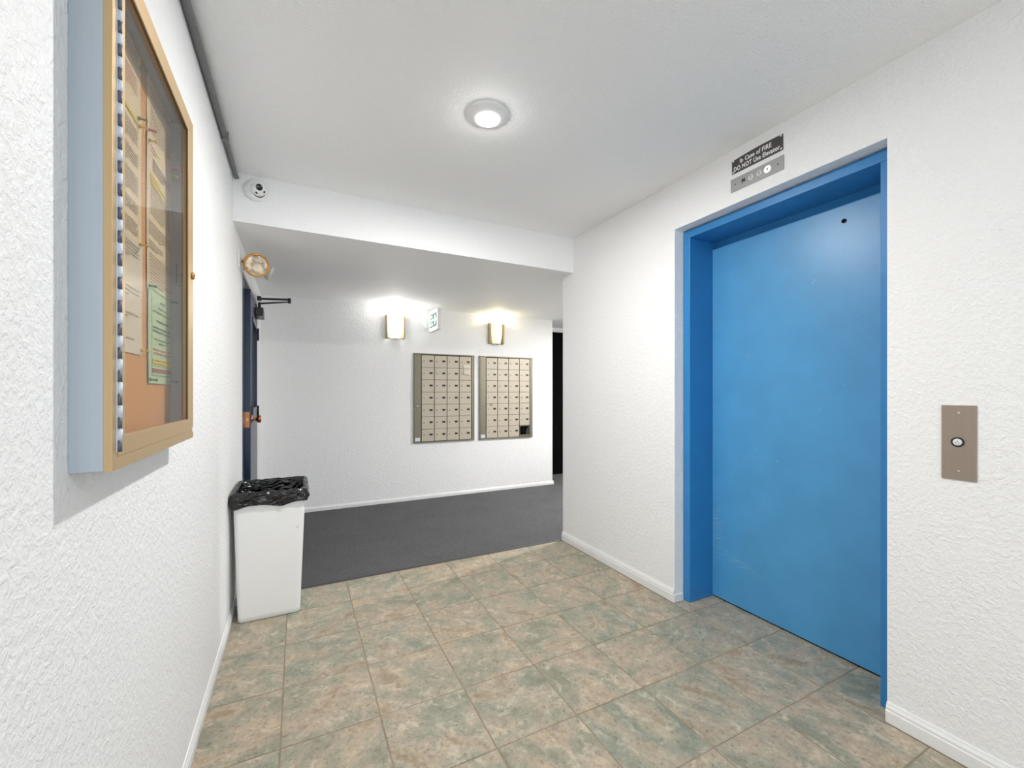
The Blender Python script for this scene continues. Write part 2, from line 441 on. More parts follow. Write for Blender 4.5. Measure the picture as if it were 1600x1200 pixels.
# ================================================================ lamps in the ceiling
def downlight(x, y, label, ZC=ZC, watts=LAMP_W):
    t = thing('ceiling_lamp', (x, y, ZC), label, 'lamp', 'recessed lamps of the lobby ceiling')
    d = (0, 0, -1)
    MB().lathe([(0.094, 0), (0.094, 0.003), (0.091, 0.007), (0.080, 0.013), (0.066, 0.019), (0.057, 0.022), (0.054, 0.0225), (0.052, 0.020)], (x, y, ZC), d, 56, cap=False).build('trim_ring', M['white_plastic'], t)
    MB().lathe([(0.0525, 0.019), (0.050, 0.0215), (0.045, 0.0215), (0.041, 0.018)], (x, y, ZC), d, 48, cap=False).build('reflector_ring', emit('glowing_reflector', (0.8, 0.8, 0.8, 1), 0.55), t)
    MB().lathe([(0.042, 0.0175), (0.036, 0.0190), (0.02, 0.0200), (0.0, 0.0205)], (x, y, ZC), d, 48, cap=False).build('diffuser', emit('lamp_diffuser', (1, 0.985, 0.96, 1), 30.0), t)
    l = bpy.data.lights.new('lamp_light', 'AREA'); l.shape = 'DISK'; l.size = 0.072; l.energy = watts; l.color = (1, 0.985, 0.96); l.spread = R(180)
    o = bpy.data.objects.new('lamp_light', l); COL.objects.link(o); o.location = (0, 0, -0.0235); o.parent = t
    l = bpy.data.lights.new('lamp_side_glow', 'POINT'); l.shadow_soft_size = 0.012; l.energy = watts * 0.03; l.color = (1, 0.985, 0.96)
    o = bpy.data.objects.new('lamp_side_glow', l); COL.objects.link(o); o.location = (0, 0, -0.042); o.parent = t
downlight(0.762, 1.752, 'round white recessed ceiling lamp shining over the tiled lobby')
downlight(0.762, -0.9, 'added round white recessed ceiling lamp, unseen behind the viewer near the entrance', watts=12)  # extra lamp added out of view as more light for the lobby
downlight(3.35, 3.36, 'added round white recessed ceiling lamp, unseen in the hall behind the elevator wall', ZA, 66)  # extra lamp added round the corner to brighten the mailbox alcove

# ================================================================ elevator
el = thing('door_1', (2.2, (EY0 + EY1) / 2, 0), 'tall blue steel elevator door in a deep blue frame', 'elevator', kind='structure')
FX0, FX1, FW = 2.075, 2.292, 0.046
OY0, OY1, OZ = EY0 + 0.004, EY1 - 0.004, EZ - 0.006
m = MB().box(FX0, FX1, OY1 - FW, OY1, 0.0005, OZ - FW); m.build('jamb', M['blue_frame'], el, bevel=0.002)
m = MB().box(FX0, FX1, OY0, OY0 + FW, 0.0005, OZ - FW); m.build('jamb', M['blue_frame'], el, bevel=0.002)
m = MB().box(FX0, FX1, OY0, OY1, OZ - FW, OZ); m.build('header', M['blue_frame'], el, bevel=0.002)
MB().box(2.288, 2.315, OY0, OY1, 2.128, OZ).build('upper_band', M['blue_frame'], el)  # darker blue band above the panel
MB().box(2.275, 2.312, OY0 + 0.01, OY1 - FW + 0.006, 0.008, 2.128).build('panel', M['blue_panel'], el, bevel=0.002)
MB().box(2.282, 2.44, OY0, OY1, -0.06, 0.003).build('sill', M['black'], el)
kh = Vector((2.275, 1.066, 2.05))
k = MB().lathe([(0.0105, 0), (0.0105, 0.003), (0.007, 0.004), (0.0065, 0.0005)], kh, (-1, 0, 0), 24, cap=False).build('keyhole', M['black_metal'], el)
MB().lathe([(0.0066, 0.0006), (0, 0.0006)], kh, (-1, 0, 0), 20, cap=False).build('keyhole_core', M['black'], k)

# dark sign and floor indicator over the elevator
EXR, EYR = (0, -1, 0), (0, 0, 1)          # writing direction on the elevator wall
def on_right(y, z, off): return (XR - off, y, z)
sg = thing('warning_sign', (XR, 1.313, 2.372), 'dark grey fire warning sign with white lettering above the elevator', 'sign')
m = MB()
y0, y1, z0, z1 = 1.184, 1.442, 2.373, 2.441
npt = 16; pts = [(y1, z0), (y0, z0)]
for i in range(npt + 1):
    u = i / npt; pts.append((y0 + (y1 - y0) * u, z1 + 0.006 * (1 - u) + 0.008 * math.sin(PI * u) * 0.6))
m.prism(pts, 0, XR - 0.003, XR + 0.001)
m.build('plate', plain('charcoal_sign_plastic', col((70, 68, 68)), 0.5), sg)
WH = plain('white_sign_paint', (0.85, 0.85, 0.85, 1), 0.5)
text_mb('In Case of FIRE', 0.0310, on_right(1.318, 2.4235, 0.0035), EXR, EYR, 0.0006, 0.0007, spacing=1.08, sx=0.77).build('lettering', WH, sg)
text_mb('DO NOT Use Elevator', 0.0310, on_right(1.315, 2.3920, 0.0035), EXR, EYR, 0.0006, 0.0007, spacing=1.08, sx=0.735).build('lettering', WH, sg)
for yy, zz in ((1.434, 2.380), (1.192, 2.381), (1.433, 2.437), (1.193, 2.442)):
    MB().lathe([(0.0042, 0), (0.0042, 0.0016), (0, 0.0028)], on_right(yy, zz, 0.003), (-1, 0, 0), 12).build('screw', WH, sg)

fi = thing('floor_indicator', (XR, 1.315, 2.281), 'pale steel floor indicator with round numbers above the elevator', 'indicator')
MB().box(XR - 0.004, XR + 0.001, 1.180, 1.449, 2.281, 2.349).build('plate', M['indicator_steel'], fi, bevel=0.0015)
off_m = plain('unlit_indicator', col((214, 214, 214)), 0.4); on_m = emit('lit_indicator', (1, 1, 1, 1), 0.75)
gl_m = plain('indicator_engraving', col((96, 96, 96)), 0.5)
for yy, ch, mt, rr in ((1.377, 'M', None, 0.0125), (1.339, '2', off_m, 0.0135), (1.297, '3', off_m, 0.0135), (1.256, '4', on_m, 0.0165)):
    c = on_right(yy, 2.3155, 0.004)
    o = MB().lathe([(rr, 0), (rr, 0.0012), (rr - 0.001, 0.0022), (0, 0.0022)], c, (-1, 0, 0), 28).build('number_lamp', mt or M['indicator_steel'], fi)
    text_mb(ch, 0.024 if ch == 'M' else 0.022, on_right(yy, 2.3155, 0.0066), EXR, EYR, 0.0004, 0.0009 if ch == 'M' else 0.0003).build('lettering', M['black_metal'] if ch == 'M' else gl_m, o)
for yy in (1.423, 1.207): MB().lathe([(0.003, 0), (0.003, 0.0008), (0, 0.0012)], on_right(yy, 2.316, 0.004), (-1, 0, 0), 10).build('screw', M['black_metal'], fi)

# call button
cb = thing('call_button', (XR, 0.60, 0.952), 'brushed steel elevator call plate with round up button', 'button')
MB().box(XR - 0.004, XR + 0.001, 0.557, 0.643, 0.952, 1.206).build('plate', M['steel'], cb, bevel=0.001)
c = on_right(0.602, 1.081, 0.004)
rg = MB().lathe([(0.0165, 0), (0.0165, 0.003), (0.0145, 0.0045), (0.0118, 0.003), (0.0115, 0)], c, (-1, 0, 0), 40, cap=False).build('button_ring', M['black_metal'], cb)
bt = MB().lathe([(0.0116, 0), (0.0116, 0.0035), (0.010, 0.0045), (0, 0.0045)], c, (-1, 0, 0), 36).build('button', plain('pale_button', col((222, 224, 230)), 0.3), cb)
m = MB()
for s in (-1, 1):
    m.add([(XR - 0.0087, 0.602 + a, 1.081 + b) for a, b in ((0, 0.0062), (s * 0.0052, -0.0052), (s * 0.0040, -0.0052), (0, 0.0038))], [(0, 1, 2, 3)])
m.build('up_arrow', M['ink_dark'], bt)
for zz in (1.180, 0.982): MB().lathe([(0.0042, 0), (0.0042, 0.0008), (0.002, 0.0018), (0, 0.0016)], on_right(0.6, zz, 0.004), (-1, 0, 0), 16).build('screw', M['chrome'], cb)

# ================================================================ notice case on the left wall
CX = XL + 0.056                            # front plane of the case
CY0, CY1, CZ0, CZ1 = 0.927, 1.533, 1.118, 2.034
case = thing('notice_case', (XL, (CY0 + CY1) / 2, CZ0), 'glazed aluminium notice case with cork back on the left wall', 'display case')
t = 0.012
m = MB().box(XL, CX - 0.012, CY0 + 0.001, CY0 + t, CZ0 + 0.001, CZ1 - 0.001); m.build('side_panel', M['alu_side'], case, bevel=0.001)
MB().box(XL, CX - 0.012, CY1 - t, CY1 - 0.001, CZ0 + 0.001, CZ1 - 0.001).build('side_panel', M['alu_in'], case, bevel=0.001)
MB().box(XL, CX - 0.012, CY0 + t, CY1 - t, CZ1 - t, CZ1 - 0.001).build('top_panel', M['alu_in'], case)
MB().box(XL, CX - 0.012, CY0 + t, CY1 - t, CZ0 + 0.001, CZ0 + t).build('bottom_panel', M['alu_in'], case)
MB().box(XL - 0.001, XL + 0.006, CY0 + t, CY1 - t, CZ0 + t, CZ1 - t).build('cork_back', M['cork'], case)
# outer front frame (fixed) and hinged door
FRW = 0.022
def rail4(y0, y1, z0, z1, w, x0, x1, names, mat, parent, bev):
    """four mitred rails"""
    yi0, yi1, zi0, zi1 = y0 + w, y1 - w, z0 + w, z1 - w
    for nm, q in zip(names, ([(y0, z0), (y0, z1), (yi0, zi1), (yi0, zi0)], [(y1, z0), (y1, z1), (yi1, zi1), (yi1, zi0)], [(y0, z1), (y1, z1), (yi1, zi1), (yi0, zi1)], [(y0, z0), (y1, z0), (yi1, zi0), (yi0, zi0)])):
        MB().prism(q, 0, x0, x1).build(nm, mat, parent, bevel=bev)
rail4(CY0, CY1, CZ0, CZ1, FRW, CX - 0.013, CX - 0.001, ['frame_rail'] * 4, M['alu_gold'], case, 0.0006)
DR0, DR1, DRZ0, DRZ1 = CY0 + 0.0235, CY1 - 0.0225, CZ0 + 0.0225, CZ1 - 0.0225
dd = thing('case_door', (CX, DR0, DRZ0), None, None); dd.parent = case; dd.location = Vector((CX, DR0, DRZ0)) - ORG[case.name]
def rail4b(y0, y1, z0, z1, wl, wr, wt, wb, x0, x1, parent):
    yi0, yi1, zi0, zi1 = y0 + wl, y1 - wr, z0 + wb, z1 - wt
    for q in ([(y0, z0), (y0, z1), (yi0, zi1), (yi0, zi0)], [(y1, z0), (y1, z1), (yi1, zi1), (yi1, zi0)], [(y0, z1), (y1, z1), (yi1, zi1), (yi0, zi1)], [(y0, z0), (y1, z0), (yi1, zi0), (yi0, zi0)]):
        MB().prism(q, 0, x0, x1).build('door_rail', M['alu_gold'], parent, bevel=0.0006)
rail4b(DR0, DR1, DRZ0, DRZ1, 0.031, 0.042, 0.026, 0.034, CX - 0.012, CX, dd)
MB().box(CX - 0.0085, CX - 0.0055, DR0 + 0.025, DR1 - 0.036, DRZ0 + 0.028, DRZ1 - 0.02).build('glass_pane', M['case_glass'], dd)
# dark rubber seal along the inner edge of the far and top rails
m = MB(); m.box(CX - 0.0055, CX - 0.0015, DR1 - 0.0445, DR1 - 0.0418, DRZ0 + 0.034, DRZ1 - 0.026); m.box(CX - 0.0055, CX - 0.0015, DR0 + 0.031, DR1 - 0.042, DRZ1 - 0.0285, DRZ1 - 0.0258)
m.build('glazing_seal', plain('brown_seal', col((92, 70, 44)), 0.6), dd)
# piano hinge: knuckles alternate pale and dark
hy = CY0 + 0.0225; nk = 44; z0, z1 = CZ0 + 0.03, CZ1 - 0.012
hg = MB().box(CX - 0.004, CX + 0.0008, hy - 0.006, hy + 0.010, z0, z1).build('piano_hinge', M['hinge_light'], case)
m = MB(); mdk = MB(); dz = (z1 - z0) / nk
kn_l = local_mesh(MB().cyl((0, 0, 0.0006), (0, 0, dz - 0.0006), 0.0042, 10), 'knuckle', M['hinge_light'])
kn_d = local_mesh(MB().cyl((0, 0, 0.0006), (0, 0, dz - 0.0006), 0.0042, 10), 'knuckle', M['hinge_dark'])
for i in range(nk):
    share('knuckle', kn_l if i % 2 else kn_d, None, hg, Vector((CX + 0.0015, hy - (0.0 if i % 2 else 0.002), z0 + i * dz)) - ORG[hg.name])
# lock of the case door, small maker's badge
lk = MB().lathe([(0.0105, 0), (0.0105, 0.004), (0.009, 0.006), (0.006, 0.006), (0.0055, 0.004), (0, 0.004)], (CX, 1.512, 1.587), (1, 0, 0), 28).build('lock', M['brass'], case)
MB().box(CX + 0.0035, CX + 0.0048, 1.5113, 1.5127, 1.583, 1.591).build('keyway', M['black_metal'], lk)
MB().box(CX - 0.03, CX - 0.013, 1.488, 1.500, 1.583, 1.590).build('lock_cam', M['alu_in'], case)
MB().box(CX - 0.034, CX - 0.0305, 1.494, 1.4955, 1.560, 1.612).build('lock_tongue', M['ink_dark'], case)
bd = MB().box(CX - 0.001, CX + 0.0004, 1.512, 1.527, 1.136, 1.149).build('badge', plain('white_badge', col((225, 222, 212)), 0.5), case)

# sheets pinned inside, with printed lines
PXB = XL + 0.007
def sheet(name, y0, y1, z0, z1, off, mat, label, lines, tilt=0.0, cat='notice'):
    rx = PXB + off
    o = MB(); n = 8; vs = []; fs = []
    for i in range(n + 1):
        for j in range(n + 1):
            u, v = i / n, j / n
            curl = 0.0022 * (abs(u - 0.5) * 2) ** 3 * abs(v - 0.5)
            vs.append((rx + curl, y0 + (y1 - y0) * u + tilt * (v - 0.5), z0 + (z1 - z0) * v))
    for i in range(n):
        for j in range(n):
            a = i * (n + 1) + j; fs.append((a, a + n + 1, a + n + 2, a + 1))
    top = len(vs); vs += [(p[0] - 0.0003, p[1], p[2]) for p in vs]; fs += [tuple(i + top for i in f[::-1]) for f in list(fs)]
    o.add(vs, fs, True)
    s = o.build(name, mat)
    tag(s, label, cat, 'sheets pinned inside the notice case')
    groups = {}
    for (a, b, zc, hh, mm, mode) in lines:
        mb = groups.setdefault(mm, MB())
        yA, yB = y0 + (y1 - y0) * a, y0 + (y1 - y0) * b; zz = z0 + (z1 - z0) * zc; x = rx + 0.0016
        if mode == 'bar': mb.box(x, x + 0.0002, yA, yB, zz - hh / 2, zz + hh / 2)
        else:
            y = yA
            while y < yB:
                wv = min(random.uniform(0.006, 0.019), yB - y)
                if wv > 0.002: mb.box(x + 0.0002, x + 0.0004, y, y + wv, zz - hh / 2, zz + hh / 2)
                y += wv + 0.0032
    for mm, mb in groups.items():
        if mb.v: mb.build('printed_lines' if mm != 'marker' else 'highlighted_lines', M[mm], s)['kind'] = 'stuff'
    return s
def para(top, n, step=0.021, a=0.12, b=0.88, h=0.0022, ink='ink'):
    return [(a, b if i < n - 1 else a + (b - a) * 0.6, top - i * step, h, ink, 'txt') for i in range(n)]
sheet('notice_sheet', 1.040, 1.252, 1.878, 2.015, 0.0002, M['paper'], 'topmost cream typed sheet near the hinge side of the notice case', para(0.88, 5, 0.06) + para(0.5, 6, 0.06, ink='ink_red'))
sheet('notice_sheet', 1.036, 1.254, 1.575, 1.880, 0.0010, M['paper'], 'long cream typed sheet with one yellow highlight near the case hinge',
      [(0.5, 0.92, 0.915, 0.009, 'marker', 'bar')] + para(0.84, 7) + para(0.66, 6) + para(0.50, 8) + para(0.30, 5) + para(0.16, 6))
sheet('notice_sheet', 1.043, 1.257, 1.335, 1.590, 0.0018, M['paper_grey'], 'pale sheet lowest in the hinge-side column above bare cork',
      para(0.93, 5, 0.03) + para(0.55, 3, 0.035) + para(0.33, 2, 0.03) + [(0.5, 0.75, 0.12, 0.002, 'ink', 'txt')], tilt=0.004)
sheet('notice_sheet', 1.298, 1.5145, 1.868, 2.015, 0.0004, M['paper'], 'topmost cream typed sheet on the lock side of the notice case',
      para(0.86, 3, 0.07, 0.1, 0.6) + para(0.60, 9, 0.055, 0.1, 0.9) + para(0.92, 3, 0.05, 0.62, 0.93, 0.004, 'ink_red'))
sheet('notice_sheet', 1.293, 1.5145, 1.500, 1.872, 0.0012, M['paper'], 'long cream sheet with several yellow highlights on the lock side',
      para(0.95, 2, 0.03, 0.1, 0.45) + para(0.88, 4, 0.022, 0.2, 0.9, 0.0035) +
      [(0.10, 0.50, 0.765, 0.0065, 'marker', 'bar'), (0.10, 0.80, 0.742, 0.0065, 'marker', 'bar'), (0.12, 0.55, 0.715, 0.0065, 'marker', 'bar'), (0.72, 0.97, 0.735, 0.0065, 'marker', 'bar')] +
      para(0.69, 10, 0.02) + para(0.45, 5, 0.02, 0.05, 0.9) + para(0.32, 3, 0.02, 0.05, 0.6) + para(0.24, 10, 0.021, 0.08, 0.95))
sheet('notice_sheet', 1.300, 1.5150, 1.272, 1.514, 0.0022, M['paper_green'], 'pale green sheet with red and yellow bands on the lock side',
      [(0.08, 0.93, 0.955, 0.0012, 'ink_dark', 'bar'), (0.10, 0.93, 0.085, 0.0012, 'ink_dark', 'bar'), (0.10, 0.107, 0.5, 0.20, 'ink', 'bar')] +
      [(0.45, 0.65, 0.87, 0.004, 'ink', 'txt'), (0.35, 0.75, 0.80, 0.003, 'ink', 'txt'), (0.15, 0.85, 0.75, 0.003, 'ink', 'txt'), (0.3, 0.8, 0.66, 0.0035, 'ink_dark', 'txt'),
       (0.15, 0.88, 0.585, 0.003, 'ink_dark', 'txt'), (0.15, 0.88, 0.545, 0.003, 'ink_dark', 'txt'), (0.2, 0.85, 0.465, 0.003, 'ink', 'txt'), (0.38, 0.66, 0.425, 0.003, 'ink', 'txt'),
       (0.15, 0.88, 0.355, 0.004, 'ink_red', 'txt'), (0.18, 0.88, 0.315, 0.004, 'ink_red', 'txt'),
       (0.15, 0.9, 0.24, 0.008, 'marker', 'bar'), (0.15, 0.9, 0.205, 0.008, 'marker', 'bar'), (0.2, 0.85, 0.24, 0.003, 'ink', 'txt'), (0.2, 0.85, 0.205, 0.003, 'ink', 'txt'),
       (0.12, 0.92, 0.135, 0.010, 'ink_brown', 'bar')], tilt=-0.004)
PINS = [(1.236, 1.984, 'green', 'green push pin topmost near the hinge side of the notice case'),
        (1.232, 1.868, 'green', 'green push pin just above a yellow pin on the hinge-side sheets'),
        (1.236, 1.852, 'yellow', 'yellow push pin just below a green pin on the hinge-side sheets'),
        (1.303, 1.882, 'red', 'red push pin at the near edge of the lock-side sheets'),
        (1.306, 1.858, 'yellow', 'yellow push pin below the red pin at the near edge of lock-side sheets'),
        (1.506, 1.887, 'red', 'red push pin at the far edge of the lock-side sheets'),
        (1.506, 1.864, 'yellow', 'yellow push pin below the red pin at the far edge of lock-side sheets'),
        (1.240, 1.586, 'yellow', 'yellow push pin joining the two lower hinge-side sheets'),
        (1.305, 1.507, 'green', 'green push pin at the near top corner of the green sheet'),
        (1.507, 1.507, 'green', 'green push pin at the far top corner of the green sheet'),
        (1.247, 1.346, 'yellow', 'yellow push pin at the bottom corner of the pale hinge-side sheet'),
        (1.311, 1.281, 'green', 'green push pin at the near bottom corner of the green sheet'),
        (1.507, 1.281, 'green', 'green push pin at the far bottom corner of the green sheet')]
for y, z, c, lb in PINS:
    o = MB().lathe([(0.0044, 0), (0.0044, 0.0012), (0.0021, 0.004), (0.0024, 0.010), (0.0038, 0.0125), (0.0038, 0.0145), (0, 0.015)], (PXB + 0.0032, y, z), (1, 0.05, -0.08), 14).build('push_pin', M['pin_' + c])
    tag(o, lb, 'push pin', 'push pins in the notice case')

# ================================================================ conduit along the ceiling
cd = thing('conduit_pipe', (XL + 0.016, YS, ZC - 0.03), 'grey conduit pipe along the top of the left wall', 'pipe')
px, pz = XL + 0.0155, ZC - 0.021
MB().tube([(px, YR + 0.01, pz), (px, 2.44, pz)], 0.0135, 16).build('pipe', M['conduit'], cd)
MB().tube([(px, 2.44, pz), (px, 2.845, pz), (px + 0.003, 2.853, pz - 0.006), (px + 0.006, 2.857, pz - 0.014)], 0.0115, 16).build('pipe', M['conduit'], cd)
MB().cyl((px, 2.425, pz), (px, 2.465, pz), 0.0155, 18).build('coupling', M['conduit'], cd)
MB().box(px - 0.016, px + 0.016, 2.432, 2.446, pz - 0.0165, pz + 0.021).build('strap', M['conduit'], cd)

# ================================================================ security camera on the soffit face
sc_ = thing('security_camera', (-0.214, YS, 2.36), 'white dome security camera on the soffit face', 'camera')
c0 = Vector((-0.214, YS, 2.418))
MB().lathe([(0.0, -0.001), (0.062, -0.001), (0.064, 0.004), (0.063, 0.014), (0.056, 0.024), (0.046, 0.032), (0.040, 0.034)], c0, (0, -1, 0), 48).build('housing', M['white_plastic'], sc_)
look = (Vector((0.55, 0.0, 1.45)) - c0).normalized()
bc = c0 + Vector((0.010, -0.030, -0.004)); br = 0.040
prof = [(br * math.sin(a), br * math.cos(a)) for a in [PI * i / 20 for i in range(2, 21)]]
prof = [(0.0, br * 0.90), (br * 0.30, br * 0.90)] + [p for p in prof if p[1] < br * 0.90]
ball = MB().lathe(prof, bc, look, 40).build('ball', M['white_plastic'], sc_)
rx = look.cross(Vector((0, 0, 1))).normalized(); ry = rx.cross(look).normalized()
def on_ball(u, v, r, nm, mt, par):
    w = math.sqrt(max(0.0001, br * br - u * u - v * v)) ; h = min(w, br * 0.90) + 0.0004
    p = bc + rx * u + ry * v + look * (h - 0.004)
    MB().lathe([(r, 0), (r, 0.0048), (r * 0.9, 0.0055), (0, 0.0056)], p, look, 22).build(nm, mt, par)
GB = plain('black_glass', (0.006, 0.006, 0.007, 1), 0.08)
on_ball(0.002, 0.012, 0.0175, 'lens', GB, ball)
on_ball(-0.0235, -0.006, 0.0062, 'infrared_lamp', GB, ball)
on_ball(0.012, -0.0205, 0.0062, 'infrared_lamp', GB, ball)
m = MB(); n = 14; vs = []
for i in range(n + 1):
    a = R(-155 + 105 * i / n); w = 0.0045 * math.sin(PI * i / n)
    for rr in (br + 0.0015, ):
        d1 = (rx * math.cos(a) + ry * math.sin(a))
        vs.append(bc + d1 * (br * 0.92) + look * (br * 0.42)); vs.append(bc + d1 * (br * 0.92 + 0.001) + look * (br * 0.42 - 0.001) + d1 * w)
m.add(vs, [(2 * i, 2 * i + 1, 2 * i + 3, 2 * i + 2) for i in range(n)]); m.build('seam', M['black_metal'], ball)

# ================================================================ emergency light over the side door
em = thing('emergency_light', (XL, 3.2, 2.04), 'twin-head emergency light with amber rims above the side door', 'lamp')
MB().box(XL, XL + 0.005, 3.12, 3.28, 2.03, 2.14).build('base_plate', M['white_plastic'], em, bevel=0.003)
MB().tube([(XL + 0.01, 3.2, 2.088), (XL + 0.03, 3.2, 2.088)], 0.011, 14).build('knuckle', M['brass'], em)
AMB = plain('amber_rim', col((200, 146, 66)), 0.3, 0.5)
GREY = plain('grey_lamp_body', col((186, 186, 180)), 0.4)
def mk_lens():
    a = N('ribbed_lens'); v = a.obj(); w = a.noise(a.mapv(v, (1, 1, 1)), 30, 2, 0.5, 0.6)
    a.base(a.ramp(w, [(0.35, col((150, 136, 118))), (0.5, col((205, 190, 168))), (0.66, col((240, 228, 205)))]), 0.12); a.setn(a.bump(w, 0.5, 0.004)); return a.m
LENS = mk_lens()
def head(c, d, r, rim):
    c = Vector(c); d = Vector(d).normalized()
    h = MB().lathe([(r * 0.30, -r * 1.05), (r * 0.55, -r * 0.95), (r * 0.86, -r * 0.5), (r * 0.97, -r * 0.12), (r, 0)], c, d, 40).build('lamp_head', GREY, em)
    MB().lathe([(r * 0.98, -0.012), (r * 1.05, -0.010), (r * 1.06, 0.002), (r * 1.0, 0.008), (r * 0.90, 0.006), (r * 0.88, 0.0)], c, d, 44, cap=False).build('rim', rim, h)
    MB().lathe([(r * 0.89, 0.001), (r * 0.6, 0.007), (0, 0.010)], c, d, 40, cap=False).build('lens', LENS, h)
hc = Vector((-0.2385, 3.185, 2.070))
head(hc, (0.38, -1.0, -0.42), 0.071, AMB)
head((-0.165, 3.30, 2.055), (1.0, 0.15, -0.35), 0.047, GREY)
MB().tube([(XL + 0.03, 3.2, 2.088), (-0.275, 3.225, 2.088), (-0.235, 3.25, 2.08), (-0.20, 3.28, 2.07)], 0.010, 12).build('arm', GREY, em)

# ================================================================ side door, slightly ajar
sd = thing('door_2', (XL, 3.9, 0), 'deep blue side door with glass and black closer in the left wall', 'door', kind='structure')
MB().box(XL - 0.10, XL - 0.006, DY0 - 0.02, DY0 + 0.205, 0.006, DZ).build('jamb', M['navy'], sd, bevel=0.002)
MB().box(XL - 0.10, XL - 0.006, DY1 - 0.02, DY1 + 0.02, 0.006, DZ).build('jamb', M['navy'], sd, bevel=0.002)
MB().box(XL - 0.155, XL - 0.10, DY0, DY1, 0.006, DZ).build('backing', M['dark'], sd)  # near-black sheet in place of the unlit space behind the leaf
hd = MB(); hd.prism([(XL, DZ - 0.004), (XL + 0.010, DZ), (XL + 0.016, DZ + 0.018), (XL + 0.012, DZ + 0.05), (XL, DZ + 0.054)], 1, DY0 - 0.02, DY1 + 0.05); hd.build('head_casing', M['trim'], sd)
hx, hy_, fx, fy, th = XL - 0.001, 4.47, XL + 0.029, 3.535, 0.042
ax = Vector((fx - hx, fy - hy_, 0)); LW = ax.length; ax.normalize(); nx = Vector((-ax.y, ax.x, 0)).normalized()
if nx.x < 0: nx = -nx
def leaf(s0, s1, n0, n1, z0, z1):
    """box in door coordinates: s from the hinge, n from the room face"""
    b = Vector((hx, hy_, 0)); m = MB()
    vs = [b + ax * s + nx * n + Vector((0, 0, z)) for z in (z0, z1) for n in (n0, n1) for s in (s0, s1)]
    return m.add(vs, [(0, 2, 3, 1), (4, 5, 7, 6), (0, 1, 5, 4), (2, 6, 7, 3), (0, 4, 6, 2), (1, 3, 7, 5)])
DT = 1.985
m = MB()
for q in (leaf(0, 0.16, -th, 0, 0.012, DT), leaf(LW - 0.16, LW, -th, 0, 0.012, DT), leaf(0.16, LW - 0.16, -th, 0, 0.012, 1.12), leaf(0.16, LW - 0.16, -th, 0, 1.80, DT)):
    m.add(q.v, q.f)
lf = m.build('leaf', M['navy'], sd)
for q in (leaf(0.145, 0.17, 0, 0.006, 1.105, 1.815), leaf(LW - 0.17, LW - 0.145, 0, 0.006, 1.105, 1.815), leaf(0.17, LW - 0.17, 0, 0.006, 1.105, 1.13), leaf(0.17, LW - 0.17, 0, 0.006, 1.79, 1.815)):
    q.build('glazing_bead', M['navy'], lf)
leaf(0.16, LW - 0.16, -0.024, -0.018, 1.12, 1.80).build('glass', plain('dark_green_glass', (0.01, 0.018, 0.016, 1), 0.06), lf)
kz = 1.055
fp = leaf(LW, LW + 0.0015, -th * 0.85, -th * 0.15, kz - 0.055, kz + 0.055).build('latch_plate', M['copper'], lf)
leaf(LW + 0.001, LW + 0.012, -th * 0.65, -th * 0.35, kz - 0.010, kz + 0.010).build('latch', M['brass'], fp)
kp = Vector((hx, hy_, kz)) + ax * (LW - 0.07)
kb = MB().lathe([(0.030, 0), (0.030, 0.004), (0.016, 0.009), (0.011, 0.020), (0.012, 0.032), (0.025, 0.040), (0.028, 0.052), (0.024, 0.062), (0, 0.064)], kp, nx, 28).build('knob', M['copper'], sd)
leaf(LW - 0.12, LW - 0.09, 0.001, 0.012, kz + 0.03, kz + 0.10).build('deadbolt', M['black_metal'], sd)
MB().box(XL - 0.006, XL - 0.0045, DY0 + 0.12, DY0 + 0.19, kz - 0.022, kz + 0.022).build('strike_plate', M['steel'], sd)
for z in (1.72, 1.02, 0.25):
    MB().cyl((hx + 0.006, hy_ + 0.014, z), (hx + 0.006, hy_ + 0.014, z + 0.11), 0.009, 12).build('hinge', M['black_metal'], sd)
clb = leaf(0.16, 0.40, 0.001, 0.062, 1.885, 1.955).build('closer_body', M['black_metal'], sd, bevel=0.006)
p1 = Vector((hx, hy_, 1.972)) + ax * 0.36 + nx * 0.032
el_ = Vector((-0.068, 4.22, 2.060)); p2 = Vector((XL + 0.02, 4.30, 2.068))
MB().cyl(Vector((p1.x, p1.y, 1.95)), p1 + Vector((0, 0, 0.03)), 0.011, 14).build('spindle', M['black_metal'], sd)
MB().tube([p1 + Vector((0, 0, 0.02)), el_ + Vector((0, 0, -0.014))], 0.0075, 10).build('closer_arm', M['black_metal'], sd)
MB().tube([el_ + Vector((0, 0, 0.006)), p2], 0.009, 10).build('closer_arm', M['black_metal'], sd)
MB().cyl(el_ + Vector((0, 0, -0.026)), el_ + Vector((0, 0, 0.018)), 0.013, 14).build('elbow', M['black_metal'], sd)
MB().box(XL + 0.012, XL + 0.045, 4.26, 4.34, 2.052, 2.085).build('arm_bracket', M['black_metal'], sd, bevel=0.003)

# dark door in the recess right of the mailboxes
bd3 = thing('door_3', (3.9, RY, 0), 'black door in the recess right of the mailboxes', 'door', kind='structure')
MB().box(3.25, 4.55, RY + 0.03, RY + 0.075, 0.012, 2.16).build('leaf', M['black'], bd3)
for x in (3.25, 4.50): MB().box(x, x + 0.05, RY + 0.0, RY + 0.1, 0.005, 2.165).build('jamb', M['black'], bd3)
MB().box(3.30, 4.50, RY - 0.004, RY + 0.03, 0.005, 0.012).build('threshold', M['chrome'], bd3)

